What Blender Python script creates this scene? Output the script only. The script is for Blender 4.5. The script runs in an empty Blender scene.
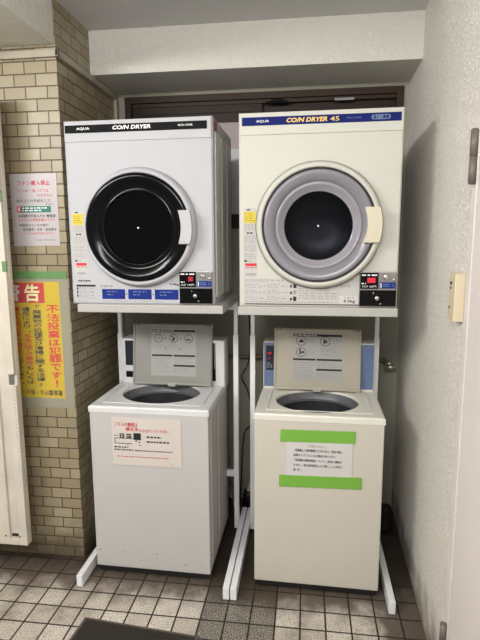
import bpy, bmesh, math, random
from mathutils import Matrix, Vector
random.seed(7)
S = bpy.context.scene
COL = S.collection
PI = math.pi

# ---------------------------------------------------------------- camera
cd = bpy.data.cameras.new('camera')
cam = bpy.data.objects.new('camera', cd); COL.objects.link(cam)
cd.sensor_fit = 'VERTICAL'; cd.sensor_height = 24.0; cd.lens = 501.97 / 640 * 24.0
cd.clip_start = 0.02
yaw, pitch, roll = -0.1317, -0.1533, -0.0047
fw = Vector((math.sin(yaw) * math.cos(pitch), math.cos(yaw) * math.cos(pitch), math.sin(pitch)))
rt = Vector((math.cos(yaw), -math.sin(yaw), 0)); up = rt.cross(fw)
r2 = rt * math.cos(roll) + up * math.sin(roll); u2 = up * math.cos(roll) - rt * math.sin(roll)
R3 = Matrix((r2, u2, -fw)).transposed()
cam.matrix_world = Matrix.Translation((0.2683, -2.0161, 1.5242)) @ R3.to_4x4()
S.camera = cam

# ---------------------------------------------------------------- world, lights, exposure
w = bpy.data.worlds.new('world'); S.world = w; w.use_nodes = True
bg = w.node_tree.nodes['Background']
bg.inputs[0].default_value = (0.93, 0.96, 1.0, 1); bg.inputs[1].default_value = 0.46

def area(name, loc, target, sx, sy, power, color):
    l = bpy.data.lights.new(name, 'AREA'); l.shape = 'RECTANGLE'; l.size = sx; l.size_y = sy
    l.energy = power; l.color = color
    o = bpy.data.objects.new(name, l); COL.objects.link(o); o.location = loc
    d = Vector(target) - Vector(loc)
    o.rotation_euler = d.to_track_quat('-Z', 'Y').to_euler()
    return o
area('ceiling_lamp_light', (-1.42, -1.72, 2.32), (0.6, -0.25, 0.6), 1.1, 0.22, 45, (1.0, 0.985, 0.95))
area('added_fill_light', (-0.15, -2.65, 2.45), (0.1, -0.3, 0.8), 1.2, 0.3, 38, (1.0, 0.99, 0.97))  # added fill lamp behind the camera, evens out the light on the fronts

S.view_settings.view_transform = 'Standard'
S.view_settings.look = 'None'
S.view_settings.exposure = 0.24
S.view_settings.gamma = 1.0
S.view_settings.use_curve_mapping = False

# ---------------------------------------------------------------- materials
def lin(c):
    return tuple(((v / 255) / 12.92 if v / 255 <= 0.04045 else ((v / 255 + 0.055) / 1.055) ** 2.4) for v in c) + (1,)
MATS = {}
def mat(name, rgb, rough=0.5, metal=0.0, bump=0, bscale=60, emit=None, estr=0, spec=0.5, var=0.0, vscale=8, coat=0):
    if name in MATS: return MATS[name]
    m = bpy.data.materials.new(name); m.use_nodes = True; MATS[name] = m
    nt = m.node_tree; b = nt.nodes['Principled BSDF']
    b.inputs['Base Color'].default_value = lin(rgb); b.inputs['Roughness'].default_value = rough
    b.inputs['Metallic'].default_value = metal; b.inputs['Specular IOR Level'].default_value = spec
    if coat: b.inputs['Coat Weight'].default_value = coat; b.inputs['Coat Roughness'].default_value = 0.05
    if emit: b.inputs['Emission Color'].default_value = lin(emit); b.inputs['Emission Strength'].default_value = estr
    tc = nt.nodes.new('ShaderNodeTexCoord')
    if var:
        n = nt.nodes.new('ShaderNodeTexNoise'); n.inputs['Scale'].default_value = vscale; n.inputs['Detail'].default_value = 5
        nt.links.new(tc.outputs['Object'], n.inputs['Vector'])
        r = nt.nodes.new('ShaderNodeValToRGB'); c = lin(rgb)
        r.color_ramp.elements[0].position = 0.3; r.color_ramp.elements[1].position = 0.7
        r.color_ramp.elements[0].color = tuple(v * (1 - var) for v in c[:3]) + (1,)
        r.color_ramp.elements[1].color = tuple(min(1, v * (1 + var)) for v in c[:3]) + (1,)
        nt.links.new(n.outputs['Fac'], r.inputs[0]); nt.links.new(r.outputs[0], b.inputs['Base Color'])
    if bump:
        n = nt.nodes.new('ShaderNodeTexNoise'); n.inputs['Scale'].default_value = bscale; n.inputs['Detail'].default_value = 4
        nt.links.new(tc.outputs['Object'], n.inputs['Vector'])
        bp = nt.nodes.new('ShaderNodeBump'); bp.inputs['Strength'].default_value = bump; bp.inputs['Distance'].default_value = 0.004
        nt.links.new(n.outputs['Fac'], bp.inputs['Height']); nt.links.new(bp.outputs[0], b.inputs['Normal'])
    return m

class NG:                                     # tiny node-graph helper
    def __init__(s, m): s.nt = m.node_tree; s.b = s.nt.nodes['Principled BSDF']
    def node(s, t, **kw):
        n = s.nt.nodes.new(t)
        for k, v in kw.items(): setattr(n, k, v)
        return n
    def put(s, sock, v):
        if isinstance(v, (int, float)): sock.default_value = v
        else: s.nt.links.new(v, sock)
    def math(s, op, a, b=0.0, c=None):
        n = s.node('ShaderNodeMath', operation=op); s.put(n.inputs[0], a); s.put(n.inputs[1], b)
        if c is not None: s.put(n.inputs[2], c)
        return n.outputs[0]
    def mix(s, f, a, b):
        n = s.node('ShaderNodeMix', data_type='RGBA'); s.put(n.inputs['Factor'], f)
        for k, v in ((6, a), (7, b)):
            if isinstance(v, tuple): n.inputs[k].default_value = v
            else: s.nt.links.new(v, n.inputs[k])
        return n.outputs[2]
    def pos(s):
        g = s.node('ShaderNodeNewGeometry'); x = s.node('ShaderNodeSeparateXYZ'); s.nt.links.new(g.outputs['Position'], x.inputs[0])
        return g.outputs['Position'], x.outputs
    def noise(s, vec, scale, detail=3, rough=0.5):
        n = s.node('ShaderNodeTexNoise'); n.inputs['Scale'].default_value = scale; n.inputs['Detail'].default_value = detail
        n.inputs['Roughness'].default_value = rough
        s.nt.links.new(vec, n.inputs['Vector']); return n.outputs['Fac']
    def step(s, v, lo, hi):
        n = s.node('ShaderNodeMapRange'); n.interpolation_type = 'SMOOTHSTEP'; s.put(n.inputs['Value'], v)
        n.inputs['From Min'].default_value = lo; n.inputs['From Max'].default_value = hi
        return n.outputs[0]
    def bump(s, h, strength, dist):
        n = s.node('ShaderNodeBump'); n.inputs['Strength'].default_value = strength; n.inputs['Distance'].default_value = dist
        s.nt.links.new(h, n.inputs['Height']); s.nt.links.new(n.outputs[0], s.b.inputs['Normal'])
def newmat(name, rough=0.6):
    m = bpy.data.materials.new(name); m.use_nodes = True; g = NG(m); g.b.inputs['Roughness'].default_value = rough
    return m, g

def wall_tile_material():
    m, g = newmat('glazed_wall_tile', 0.38)
    P, xyz = g.pos(); nrm = g.node('ShaderNodeNewGeometry'); ns = g.node('ShaderNodeSeparateXYZ'); g.nt.links.new(nrm.outputs['True Normal'], ns.inputs[0])
    side = g.math('GREATER_THAN', g.math('ABSOLUTE', ns.outputs[0]), 0.5)
    uf = g.math('MULTIPLY', g.math('SUBTRACT', -0.7890, xyz[0]), 1 / 0.099)         # front: tiles away from the corner
    us = g.math('ADD', g.math('MULTIPLY', g.math('SUBTRACT', xyz[1], 0.1203), 1 / 0.099), 0.5)
    u = g.math('ADD', g.math('MULTIPLY', uf, g.math('SUBTRACT', 1.0, side)), g.math('MULTIPLY', us, side))
    v = g.math('MULTIPLY', g.math('SUBTRACT', xyz[2], 0.0022), 1 / 0.0508)
    row = g.math('FLOOR', v)
    odd = g.math('MODULO', row, 2.0)
    u = g.math('ADD', u, g.math('MULTIPLY', g.math('SUBTRACT', 1.0, odd), 0.5))
    fu = g.math('FRACT', u); fv = g.math('FRACT', v)
    du = g.math('MULTIPLY', g.math('MINIMUM', fu, g.math('SUBTRACT', 1.0, fu)), 0.099)
    dv = g.math('MULTIPLY', g.math('MINIMUM', fv, g.math('SUBTRACT', 1.0, fv)), 0.0508)
    d = g.math('MINIMUM', du, dv)
    tilem = g.step(d, 0.0013, 0.0030)
    cv = g.node('ShaderNodeCombineXYZ'); g.put(cv.inputs[0], g.math('FLOOR', u)); g.put(cv.inputs[1], row); g.put(cv.inputs[2], side)
    wn = g.node('ShaderNodeTexWhiteNoise', noise_dimensions='3D'); g.nt.links.new(cv.outputs[0], wn.inputs['Vector'])
    c1 = g.mix(wn.outputs['Value'], lin((166, 155, 128)), lin((142, 128, 100)))
    n1 = g.noise(P, 9, 5)
    c2 = g.mix(g.math('MULTIPLY', n1, 0.45), c1, lin((136, 124, 98)))
    # grime near the ground
    gr = g.math('MULTIPLY', g.step(g.math('ADD', xyz[2], g.math('MULTIPLY', g.noise(P, 14, 5), -0.28)), 0.10, -0.12), 0.75)
    c3 = g.mix(gr, c2, lin((78, 66, 48)))
    col = g.mix(tilem, lin((72, 58, 44)), c3)
    g.nt.links.new(col, g.b.inputs['Base Color'])
    g.bump(g.math('ADD', g.step(d, 0.001, 0.004), g.math('MULTIPLY', g.noise(P, 60, 3), 0.12)), 0.6, 0.0025)
    return m

def floor_tile_material():
    m, g = newmat('floor_tile', 0.55)
    P, xyz = g.pos(); T = 0.1015
    u = g.math('MULTIPLY', g.math('SUBTRACT', xyz[0], 0.0615), 1 / T)
    v = g.math('MULTIPLY', g.math('ADD', xyz[1], 0.1085), 1 / T)
    fu = g.math('FRACT', u); fv = g.math('FRACT', v)
    d = g.math('MULTIPLY', g.math('MINIMUM', g.math('MINIMUM', fu, g.math('SUBTRACT', 1.0, fu)), g.math('MINIMUM', fv, g.math('SUBTRACT', 1.0, fv))), T)
    tilem = g.step(d, 0.0026, 0.0044)
    iu = g.math('FLOOR', u)
    cv = g.node('ShaderNodeCombineXYZ'); g.put(cv.inputs[0], iu); g.put(cv.inputs[1], g.math('FLOOR', v))
    wn = g.node('ShaderNodeTexWhiteNoise', noise_dimensions='3D'); g.nt.links.new(cv.outputs[0], wn.inputs['Vector'])
    base = g.mix(wn.outputs['Value'], lin((216, 207, 196)), lin((186, 176, 164)))
    dark = g.mix(wn.outputs['Value'], lin((136, 130, 120)), lin((120, 114, 104)))
    isd = g.math('MULTIPLY', g.math('GREATER_THAN', iu, -2.5), g.math('LESS_THAN', iu, 0.5))
    t = g.mix(isd, base, dark)
    sp = g.noise(P, 190, 2, 0.6)
    t = g.mix(g.step(sp, 0.50, 0.62), t, g.mix(isd, lin((142, 132, 118)), lin((50, 46, 42))))
    t = g.mix(g.math('MULTIPLY', g.step(sp, 0.45, 0.36), 0.6), t, lin((216, 208, 194)))
    # brown grime along the walls and under the machines
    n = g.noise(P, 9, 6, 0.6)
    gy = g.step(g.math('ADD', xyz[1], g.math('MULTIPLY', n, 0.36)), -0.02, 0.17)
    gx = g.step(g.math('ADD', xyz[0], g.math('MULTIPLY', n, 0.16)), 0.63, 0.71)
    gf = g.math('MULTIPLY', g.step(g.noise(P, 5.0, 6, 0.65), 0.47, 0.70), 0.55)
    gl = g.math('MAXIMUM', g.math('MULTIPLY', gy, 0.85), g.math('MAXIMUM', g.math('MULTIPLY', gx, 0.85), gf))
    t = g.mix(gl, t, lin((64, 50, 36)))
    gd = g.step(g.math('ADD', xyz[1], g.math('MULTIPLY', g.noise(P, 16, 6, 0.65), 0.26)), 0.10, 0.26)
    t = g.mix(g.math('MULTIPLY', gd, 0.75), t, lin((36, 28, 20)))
    col = g.mix(tilem, lin((40, 31, 24)), t)
    g.nt.links.new(col, g.b.inputs['Base Color'])
    g.put(g.b.inputs['Roughness'], g.math('ADD', 0.72, g.math('MULTIPLY', tilem, -0.26)))
    g.bump(g.math('ADD', g.step(d, 0.0015, 0.005), g.math('MULTIPLY', sp, 0.10)), 0.5, 0.002)
    return m

def stucco_material(name, rgb, scale, strength, dist, dirt=0.0, relief_shade=0.10):
    m, g = newmat(name, 0.8)
    P, xyz = g.pos()
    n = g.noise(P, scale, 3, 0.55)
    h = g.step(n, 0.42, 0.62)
    t = g.mix(g.math('MULTIPLY', g.step(n, 0.52, 0.36), relief_shade), lin(rgb), tuple(v * 0.62 for v in lin(rgb)[:3]) + (1,))  # darker hollows: shade of the stucco relief put into the colour
    if dirt:
        k = g.math('MULTIPLY', g.step(g.math('ADD', xyz[2], g.math('MULTIPLY', g.noise(P, 8, 5), -0.35)), 0.06, -0.20), dirt)
        t = g.mix(k, t, lin((104, 84, 58)))
    g.nt.links.new(t, g.b.inputs['Base Color'])
    g.bump(h, strength, dist)
    return m

def glass_material(name, tint, gloss_rough=0.03, gloss=0.10):
    m = bpy.data.materials.new(name); m.use_nodes = True; nt = m.node_tree
    nt.nodes.remove(nt.nodes['Principled BSDF']); out = nt.nodes['Material Output']
    tr = nt.nodes.new('ShaderNodeBsdfTransparent'); tr.inputs[0].default_value = tint
    gl = nt.nodes.new('ShaderNodeBsdfGlossy'); gl.inputs['Roughness'].default_value = gloss_rough
    fr = nt.nodes.new('ShaderNodeFresnel'); fr.inputs[0].default_value = 1.28
    mx = nt.nodes.new('ShaderNodeMixShader')
    nt.links.new(fr.outputs[0], mx.inputs[0]); nt.links.new(tr.outputs[0], mx.inputs[1]); nt.links.new(gl.outputs[0], mx.inputs[2])
    nt.links.new(mx.outputs[0], out.inputs[0]); return m

def film_material(name, rgb, alpha):
    m = mat(name, rgb, 0.25); b = m.node_tree.nodes['Principled BSDF']; b.inputs['Alpha'].default_value = alpha
    return m

def painted_body(name, rgb, scuff):
    m, g = newmat(name, 0.42)
    tc = g.node('ShaderNodeTexCoord'); P = tc.outputs['Object']; s = g.node('ShaderNodeSeparateXYZ'); g.nt.links.new(P, s.inputs[0])
    mp = g.node('ShaderNodeMapping'); mp.inputs['Scale'].default_value = (12, 12, 46); g.nt.links.new(P, mp.inputs[0])
    n = g.noise(mp.outputs[0], 1.6, 6, 0.7)
    low = g.math('MULTIPLY', g.step(s.outputs[2], 0.17, 0.10), g.step(s.outputs[2], 0.055, 0.09))
    k = g.math('MULTIPLY', g.math('MULTIPLY', g.step(n, 0.60, 0.645), low), scuff)
    n2 = g.noise(P, 3.0, 5)
    t = g.mix(g.math('MULTIPLY', n2, 0.20), lin(rgb), tuple(v * 0.86 for v in lin(rgb)[:3]) + (1,))
    t = g.mix(k, t, lin((120, 96, 74)))
    g.nt.links.new(t, g.b.inputs['Base Color']); return m

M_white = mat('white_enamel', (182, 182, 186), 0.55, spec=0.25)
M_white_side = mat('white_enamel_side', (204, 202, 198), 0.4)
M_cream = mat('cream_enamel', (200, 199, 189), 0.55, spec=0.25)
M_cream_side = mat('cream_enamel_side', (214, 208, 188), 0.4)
M_w1 = painted_body('off_white_paint', (191, 188, 185), 1.0)
M_w1top = mat('white_plastic_top', (214, 214, 214), 0.35)
M_w2 = painted_body('ivory_paint', (201, 195, 182), 0.15)
M_w2top = mat('ivory_plastic_top', (222, 219, 208), 0.35)
M_black = mat('black_gloss_plastic', (7, 7, 8), 0.14, spec=0.16)
M_blackmat = mat('black_matt_plastic', (13, 13, 14), 0.6, spec=0.12)
M_rubber = mat('black_rubber', (14, 13, 13), 0.75)
M_silver = mat('silver_trim', (196, 196, 200), 0.3, 0.5)
M_grey_ring = mat('smoky_grey_plastic', (130, 127, 134), 0.25)
M_grey_light = mat('pale_smoky_plastic', (146, 143, 150), 0.22)
M_seal = mat('dark_seal', (40, 36, 38), 0.5)
M_handle_beige = mat('beige_plastic', (208, 199, 176), 0.35)
M_drum = mat('drum_steel', (92, 92, 96), 0.35, 0.8)
M_tub = mat('dark_tub', (58, 58, 62), 0.45, 0.3, var=0.2, vscale=20)
M_tubring = mat('grey_tub_ring', (100, 100, 104), 0.4)
M_navy = mat('navy_print', (20, 32, 100), 0.6, spec=0.12)
M_blue = mat('blue_print', (26, 46, 124), 0.6, spec=0.15)
M_panel_blue = mat('light_blue_panel', (98, 116, 150), 0.45)
M_yellow_print = mat('yellow_print', (206, 184, 40), 0.5)
M_red = mat('red_print', (206, 34, 44), 0.5)
M_ink = mat('black_ink', (24, 24, 26), 0.6)
M_inkgrey = mat('grey_ink', (150, 148, 148), 0.6)
M_inkwhite = mat('white_ink', (238, 238, 238), 0.5)
M_inkgold = mat('gold_ink', (240, 196, 96), 0.5)
M_label = mat('label_white', (190, 188, 184), 0.6, spec=0.2)
M_paper = mat('paper_white', (204, 200, 198), 0.7)
M_paper_tint = mat('laminated_paper', (206, 197, 190), 0.45)
M_steel = mat('brushed_steel', (150, 146, 142), 0.35, 0.8)
M_gold = mat('coin_chrome', (200, 196, 186), 0.25, 0.9)
M_led = mat('red_led_display', (120, 10, 20), 0.4, emit=(255, 30, 60), estr=0.7)
M_led_dim = mat('dim_red_led_display', (110, 10, 20), 0.4, emit=(255, 30, 60), estr=0.3)
M_stand = mat('white_powder_coat', (236, 236, 238), 0.4)
M_green = mat('green_tape', (116, 172, 62), 0.5)
M_green2 = mat('green_cloth_tape', (96, 138, 84), 0.6, var=0.12, vscale=40)
M_poster = mat('yellow_poster', (206, 176, 8), 0.5, spec=0.2)
M_posterred = mat('poster_red', (196, 30, 36), 0.4)
M_film = film_material('clear_plastic_sleeve', (214, 212, 204), 0.05)
M_brown = mat('brown_aluminium', (58, 42, 31), 0.5, spec=0.25)
M_brown2 = mat('dark_brown_aluminium', (46, 34, 26), 0.5, spec=0.25)
M_frost = mat('frosted_glass', (164, 150, 150), 0.5)
M_film2 = mat('pale_window_film', (176, 174, 184), 0.4)
M_door = mat('pale_pink_grey_door', (232, 223, 220), 0.42)
M_hinge = mat('grey_hinge', (112, 103, 96), 0.5, 0.1)
M_panelwhite = mat('chalky_white_metal', (206, 198, 184), 0.55, var=0.10, vscale=6)
M_pipe = mat('dull_pipe', (120, 112, 96), 0.5, 0.3)
M_valve = mat('chrome_valve', (190, 184, 168), 0.3, 0.7)
M_hose = mat('grey_hose', (150, 150, 146), 0.55)
M_cable = mat('black_cable', (22, 22, 22), 0.55)
M_matfab = mat('doormat_pile', (44, 38, 34), 0.95, bump=0.9, bscale=420, var=0.3, vscale=90)
M_matrim = mat('doormat_rim', (88, 82, 74), 0.8)
M_box = mat('beige_box_plastic', (214, 200, 172), 0.45)
M_trim = mat('trim_paint', (168, 159, 142), 0.5, var=0.12, vscale=10)
M_glass = glass_material('dark_door_glass', (0.34, 0.34, 0.37, 1))
M_glass_black = glass_material('black_door_glass', (0.03, 0.03, 0.03, 1))
M_tile = wall_tile_material()
M_floor = floor_tile_material()
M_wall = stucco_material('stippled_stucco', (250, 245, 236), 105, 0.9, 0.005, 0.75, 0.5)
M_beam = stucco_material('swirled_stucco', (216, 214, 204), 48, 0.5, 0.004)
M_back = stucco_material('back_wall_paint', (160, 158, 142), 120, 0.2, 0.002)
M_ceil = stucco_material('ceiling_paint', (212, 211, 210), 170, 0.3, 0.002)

# ---------------------------------------------------------------- mesh helpers
def new(): return bmesh.new()
def box(bm, a, b, bev=0.0, M=None, seg=2):
    r = bmesh.ops.create_cube(bm, size=1.0); vs = r['verts']
    for v in vs:
        v.co = Vector(((a[i] + b[i]) / 2 + v.co[i] * (b[i] - a[i]) for i in range(3)))
    if bev:
        es = list({e for v in vs for e in v.link_edges})
        g = bmesh.ops.bevel(bm, geom=es, offset=bev, segments=seg, profile=0.6, affect='EDGES')
        vs = list({v for f in g['faces'] for v in f.verts} | {v for v in vs if v.is_valid})
    if M is not None: bmesh.ops.transform(bm, matrix=M, verts=[v for v in vs if v.is_valid])
    return bm
def frame_of(d):
    d = d.normalized(); a = Vector((0, 0, 1)) if abs(d.z) < 0.9 else Vector((1, 0, 0))
    x = d.cross(a).normalized(); return x, d.cross(x).normalized()
def tube(bm, pts, r, n=12, ribs=False):
    pts = [Vector(p) for p in pts]; rings = []
    for i, p in enumerate(pts):
        d = (pts[min(i + 1, len(pts) - 1)] - pts[max(i - 1, 0)]); x, y = frame_of(d)
        rr = r[i] if isinstance(r, (list, tuple)) else r
        if ribs and i % 2: rr *= 0.82
        rings.append([bm.verts.new(p + x * rr * math.cos(2 * PI * k / n) + y * rr * math.sin(2 * PI * k / n)) for k in range(n)])
    for a, b in zip(rings, rings[1:]):
        for k in range(n): bm.faces.new((a[k], a[(k + 1) % n], b[(k + 1) % n], b[k])).smooth = True
    bm.faces.new(rings[0][::-1]); bm.faces.new(rings[-1]); return bm
def spline(pts, n=8):
    P = [Vector(p) for p in pts]; P = [2 * P[0] - P[1]] + P + [2 * P[-1] - P[-2]]; out = []
    for i in range(1, len(P) - 2):
        for k in range(n):
            t = k / n; a, b, c, d = P[i - 1:i + 3]
            out.append(0.5 * ((2 * b) + (c - a) * t + (2 * a - 5 * b + 4 * c - d) * t * t + (3 * b - a - 3 * c + d) * t ** 3))
    return out + [P[-2]]
def lathe(bm, prof, c, axis='y', n=72, sx=1.0, sz=1.0, cap=False):
    """prof: (radius, along axis).  axis 'y' turns about the depth direction, 'z' about the vertical."""
    rings = []
    for r, t in prof:
        if r < 1e-6:
            p = (c[0], c[1] + t, c[2]) if axis == 'y' else (c[0], c[1], c[2] + t)
            rings.append([bm.verts.new(p)]); continue
        ring = []
        for k in range(n):
            a = 2 * PI * k / n
            if axis == 'y': ring.append(bm.verts.new((c[0] + r * sx * math.cos(a), c[1] + t, c[2] + r * sz * math.sin(a))))
            else: ring.append(bm.verts.new((c[0] + r * sx * math.cos(a), c[1] + r * sz * math.sin(a), c[2] + t)))
        rings.append(ring)
    for a, b in zip(rings, rings[1:]):
        for k in range(n):
            k2 = (k + 1) % n
            if len(a) == 1 and len(b) == 1: continue
            if len(a) == 1: f = bm.faces.new((a[0], b[k], b[k2]))
            elif len(b) == 1: f = bm.faces.new((a[k], a[k2], b[0]))
            else: f = bm.faces.new((a[k], a[k2], b[k2], b[k]))
            f.smooth = True
    if cap:
        for r in (rings[0], rings[-1]):
            if len(r) > 2: bm.faces.new(r)
    return bm
def holed(bm, x0, y0, x1, y1, cx, cy, rx, ry, f3, n=72):
    angs = [2 * PI * k / n for k in range(n)] + [math.atan2(Y - cy, X - cx) % (2 * PI) for X in (x0, x1) for Y in (y0, y1)]
    angs = sorted(set(round(a, 6) for a in angs)); inn = []; out = []
    for a in angs:
        c, s = math.cos(a), math.sin(a)
        t = min(((x1 - cx) / c if c > 1e-9 else 1e9), ((x0 - cx) / c if c < -1e-9 else 1e9), ((y1 - cy) / s if s > 1e-9 else 1e9), ((y0 - cy) / s if s < -1e-9 else 1e9))
        out.append(bm.verts.new(f3(cx + t * c, cy + t * s)))
        k = 1 / math.sqrt((c / rx) ** 2 + (s / ry) ** 2); inn.append(bm.verts.new(f3(cx + k * c, cy + k * s)))
    for i in range(len(angs)):
        j = (i + 1) % len(angs); bm.faces.new((inn[i], out[i], out[j], inn[j]))
    return out, inn
def prism(bm, pts, d0, d1, f3):
    a = [bm.verts.new(f3(x, y, d0)) for x, y in pts]; b = [bm.verts.new(f3(x, y, d1)) for x, y in pts]; n = len(pts)
    bm.faces.new(a); bm.faces.new(b[::-1])
    for i in range(n): bm.faces.new((a[i], b[i], b[(i + 1) % n], a[(i + 1) % n]))
    return bm

def obj(name, bm, m, parent=None, M=None, smooth=False):
    bmesh.ops.recalc_face_normals(bm, faces=bm.faces[:])
    if M is not None: bmesh.ops.transform(bm, matrix=M, verts=bm.verts[:])
    me = bpy.data.meshes.new(name); bm.to_mesh(me); bm.free()
    for x in (m if isinstance(m, (list, tuple)) else [m]): me.materials.append(x)
    o = bpy.data.objects.new(name, me); COL.objects.link(o)
    if parent: o.parent = parent
    if smooth:
        for p in me.polygons: p.use_smooth = True
    return o
def tag(o, label, cat, group=None):
    o['label'] = label; o['category'] = cat
    if group: o['group'] = group
    return o
def thing(name, label, cat, loc=(0, 0, 0), rz=0.0, group=None):
    o = bpy.data.objects.new(name, None); COL.objects.link(o); o.empty_display_size = 0.05
    o.location = loc; o.rotation_euler = (0, 0, rz); return tag(o, label, cat, group)
def struct(name, bm, m, parent=None):
    o = obj(name, bm, m, parent)
    if not parent: o['kind'] = 'structure'
    return o

class Ink:
    """Printed text, lines and patches lying on one face; built as ONE mesh with a slot per ink.
    The face is x right / z up, looking towards -y at depth v."""
    def __init__(s, v=-0.0008): s.bm = new(); s.m = []; s.v = v
    def slot(s, m):
        if m not in s.m: s.m.append(m)
        return s.m.index(m)
    def text(s, body, x0, z0, x1, z1, m, bold=0.0, shear=0.0, keep=False, vertical=False, lead=1.0):
        if vertical:
            n = len(body); ch = (z1 - z0) / n; cw = x1 - x0
            for k, c in enumerate(body):
                zt = z1 - ch * k; a, b, p, q = (0.02, 0.98, 0.06, 0.97)
                if ord(c) < 0x3100: a, b, p, q = (0.10, 0.90, 0.10, 0.90)
                if c == '、': a, b, p, q = (0.62, 0.92, 0.62, 0.95)
                if c == '。': a, b, p, q = (0.62, 0.92, 0.62, 0.92)
                if c == '「': a, b, p, q = (0.45, 0.85, 0.05, 0.60)
                if c == '」': a, b, p, q = (0.15, 0.55, 0.40, 0.95)
                if c == '!': a, b, p, q = (0.42, 0.60, 0.04, 0.96)
                s.text(c, x0 + a * cw, zt - ch * q, x0 + b * cw, zt - ch * p, m, bold)
            return s
        cu = bpy.data.curves.new('text', 'FONT'); cu.body = body
        cu.resolution_u = 2; cjk = any(ord(c) > 0x3000 for c in body); cu.offset = 0.0 if cjk else bold; cu.shear = shear; cu.align_x = 'LEFT'
        o = bpy.data.objects.new('text', cu); COL.objects.link(o)
        dg = bpy.context.evaluated_depsgraph_get(); dg.update()
        me = bpy.data.meshes.new_from_object(o.evaluated_get(dg))
        bpy.data.objects.remove(o); bpy.data.curves.remove(cu)
        if not me.vertices: return s
        xs = [v.co.x for v in me.vertices]; ys = [v.co.y for v in me.vertices]
        ax, bx, ay, by = min(xs), max(xs), min(ys), max(ys)
        kx, ky = (x1 - x0) / (bx - ax), (z1 - z0) / (by - ay)
        if keep: kx = ky = min(kx, ky)
        i = s.slot(m); e = (bold * 1.3 * ky) if cjk else 0.0        # heavier strokes: the glyph set twice
        for k2, (dx, dz) in enumerate(((-e, -e), (e, e)) if e else ((0, 0),)):
            vs = [s.bm.verts.new((x0 + dx + (v.co.x - ax) * kx, s.v - 0.00005 * k2, z0 + dz + (v.co.y - ay) * ky)) for v in me.vertices]
            for p in me.polygons:
                try: f = s.bm.faces.new([vs[k] for k in p.vertices]); f.material_index = i
                except ValueError: pass
        bpy.data.meshes.remove(me); return s
    def rect(s, x0, z0, x1, z1, m, dv=0.0):
        i = s.slot(m); f = s.bm.faces.new([s.bm.verts.new(p) for p in ((x0, s.v + dv, z0), (x1, s.v + dv, z0), (x1, s.v + dv, z1), (x0, s.v + dv, z1))]); f.material_index = i; return s
    def ring(s, cx, cz, r0, r1, m, n=28):
        i = s.slot(m); a = []; b = []
        for k in range(n):
            t = 2 * PI * k / n
            a.append(s.bm.verts.new((cx + r0 * math.cos(t), s.v, cz + r0 * math.sin(t)))); b.append(s.bm.verts.new((cx + r1 * math.cos(t), s.v, cz + r1 * math.sin(t))))
        for k in range(n):
            f = s.bm.faces.new((a[k], a[(k + 1) % n], b[(k + 1) % n], b[k])); f.material_index = i
        return s
    def disc(s, cx, cz, r, m, n=20):
        i = s.slot(m); f = s.bm.faces.new([s.bm.verts.new((cx + r * math.cos(2 * PI * k / n), s.v, cz + r * math.sin(2 * PI * k / n))) for k in range(n)]); f.material_index = i; return s
    def lines(s, x0, z0, x1, z1, n, m, fill=0.5, seed=1, word=0.012):
        """rows of print too small to read: broken rules"""
        rnd = random.Random(seed); h = (z1 - z0) / n
        for r in range(n):
            zt = z1 - h * r - h * (1 - fill) / 2; x = x0; end = x1 - (x1 - x0) * rnd.choice((0, 0, .08, .25))
            while x < end:
                wd = min(word * rnd.uniform(.5, 1.6), end - x)
                if wd > word * 0.2: s.rect(x, zt - h * fill, x + wd, zt, m)
                x += wd + word * 0.42
        return s
    def build(s, name, parent=None, M=None):
        me_m = s.m
        bm = s.bm
        if M is not None: bmesh.ops.transform(bm, matrix=M, verts=bm.verts[:])
        me = bpy.data.meshes.new(name); bm.normal_update(); bm.to_mesh(me); bm.free()
        for x in me_m: me.materials.append(x)
        o = bpy.data.objects.new(name, me); COL.objects.link(o)
        if parent: o.parent = parent
        return o

# ---------------------------------------------------------------- the room
ZC, YB, YW, ZB = 2.5315, 0.4625, 0.793, 2.331
PX, PY = -0.789, 0.1203
AR = 0.0256
def xr(y): return 0.757 + math.tan(AR) * y
struct('floor', box(new(), (-2.4, -3.2, -0.06), (1.0, 0.95, 0.0)), M_floor)
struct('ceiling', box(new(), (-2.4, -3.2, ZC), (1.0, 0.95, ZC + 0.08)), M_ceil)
def wall_right_bm():
    bm = new(); prism(bm, [(xr(-3.2), -3.2), (1.0, -3.2), (1.0, 0.95), (xr(0.95), 0.95)], 0.0, ZC, lambda x, y, d: (x, y, d)); return bm
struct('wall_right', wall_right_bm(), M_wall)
struct('wall_left', box(new(), (-2.4, PY, 0.0), (PX, 0.95, ZC)), M_tile)
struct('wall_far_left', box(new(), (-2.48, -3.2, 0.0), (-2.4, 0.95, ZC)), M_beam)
# back wall with the window opening
WX0, WX1, WZ0, WZ1 = -0.736, 0.749, 1.60, 2.312
def wall_back_bm():
    bm = new()
    box(bm, (PX, YW, 0.0), (xr(YW) + 0.002, YW + 0.15, WZ0))
    box(bm, (PX, YW, WZ1), (xr(YW) + 0.002, YW + 0.15, ZC))
    box(bm, (PX, YW, WZ0), (WX0, YW + 0.15, WZ1)); box(bm, (WX1, YW, WZ0), (xr(YW) + 0.002, YW + 0.15, WZ1)); return bm
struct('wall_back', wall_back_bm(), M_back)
def beam_bm():
    bm = new(); prism(bm, [(PX, YB), (xr(YB), YB), (xr(YW), YW), (PX, YW)], ZB, ZC, lambda x, y, d: (x, y, d)); return bm
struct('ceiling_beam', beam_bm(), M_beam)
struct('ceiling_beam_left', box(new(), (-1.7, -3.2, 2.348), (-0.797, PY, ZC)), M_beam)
def trim_bm():
    bm = new()
    box(bm, (-1.9, PY - 0.016, 2.297), (PX + 0.016, PY, 2.327), 0.004)
    box(bm, (PX, PY - 0.016, 2.297), (PX + 0.016, YW - 0.03, 2.327), 0.004); return bm
struct('trim_1', trim_bm(), M_trim)
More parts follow.
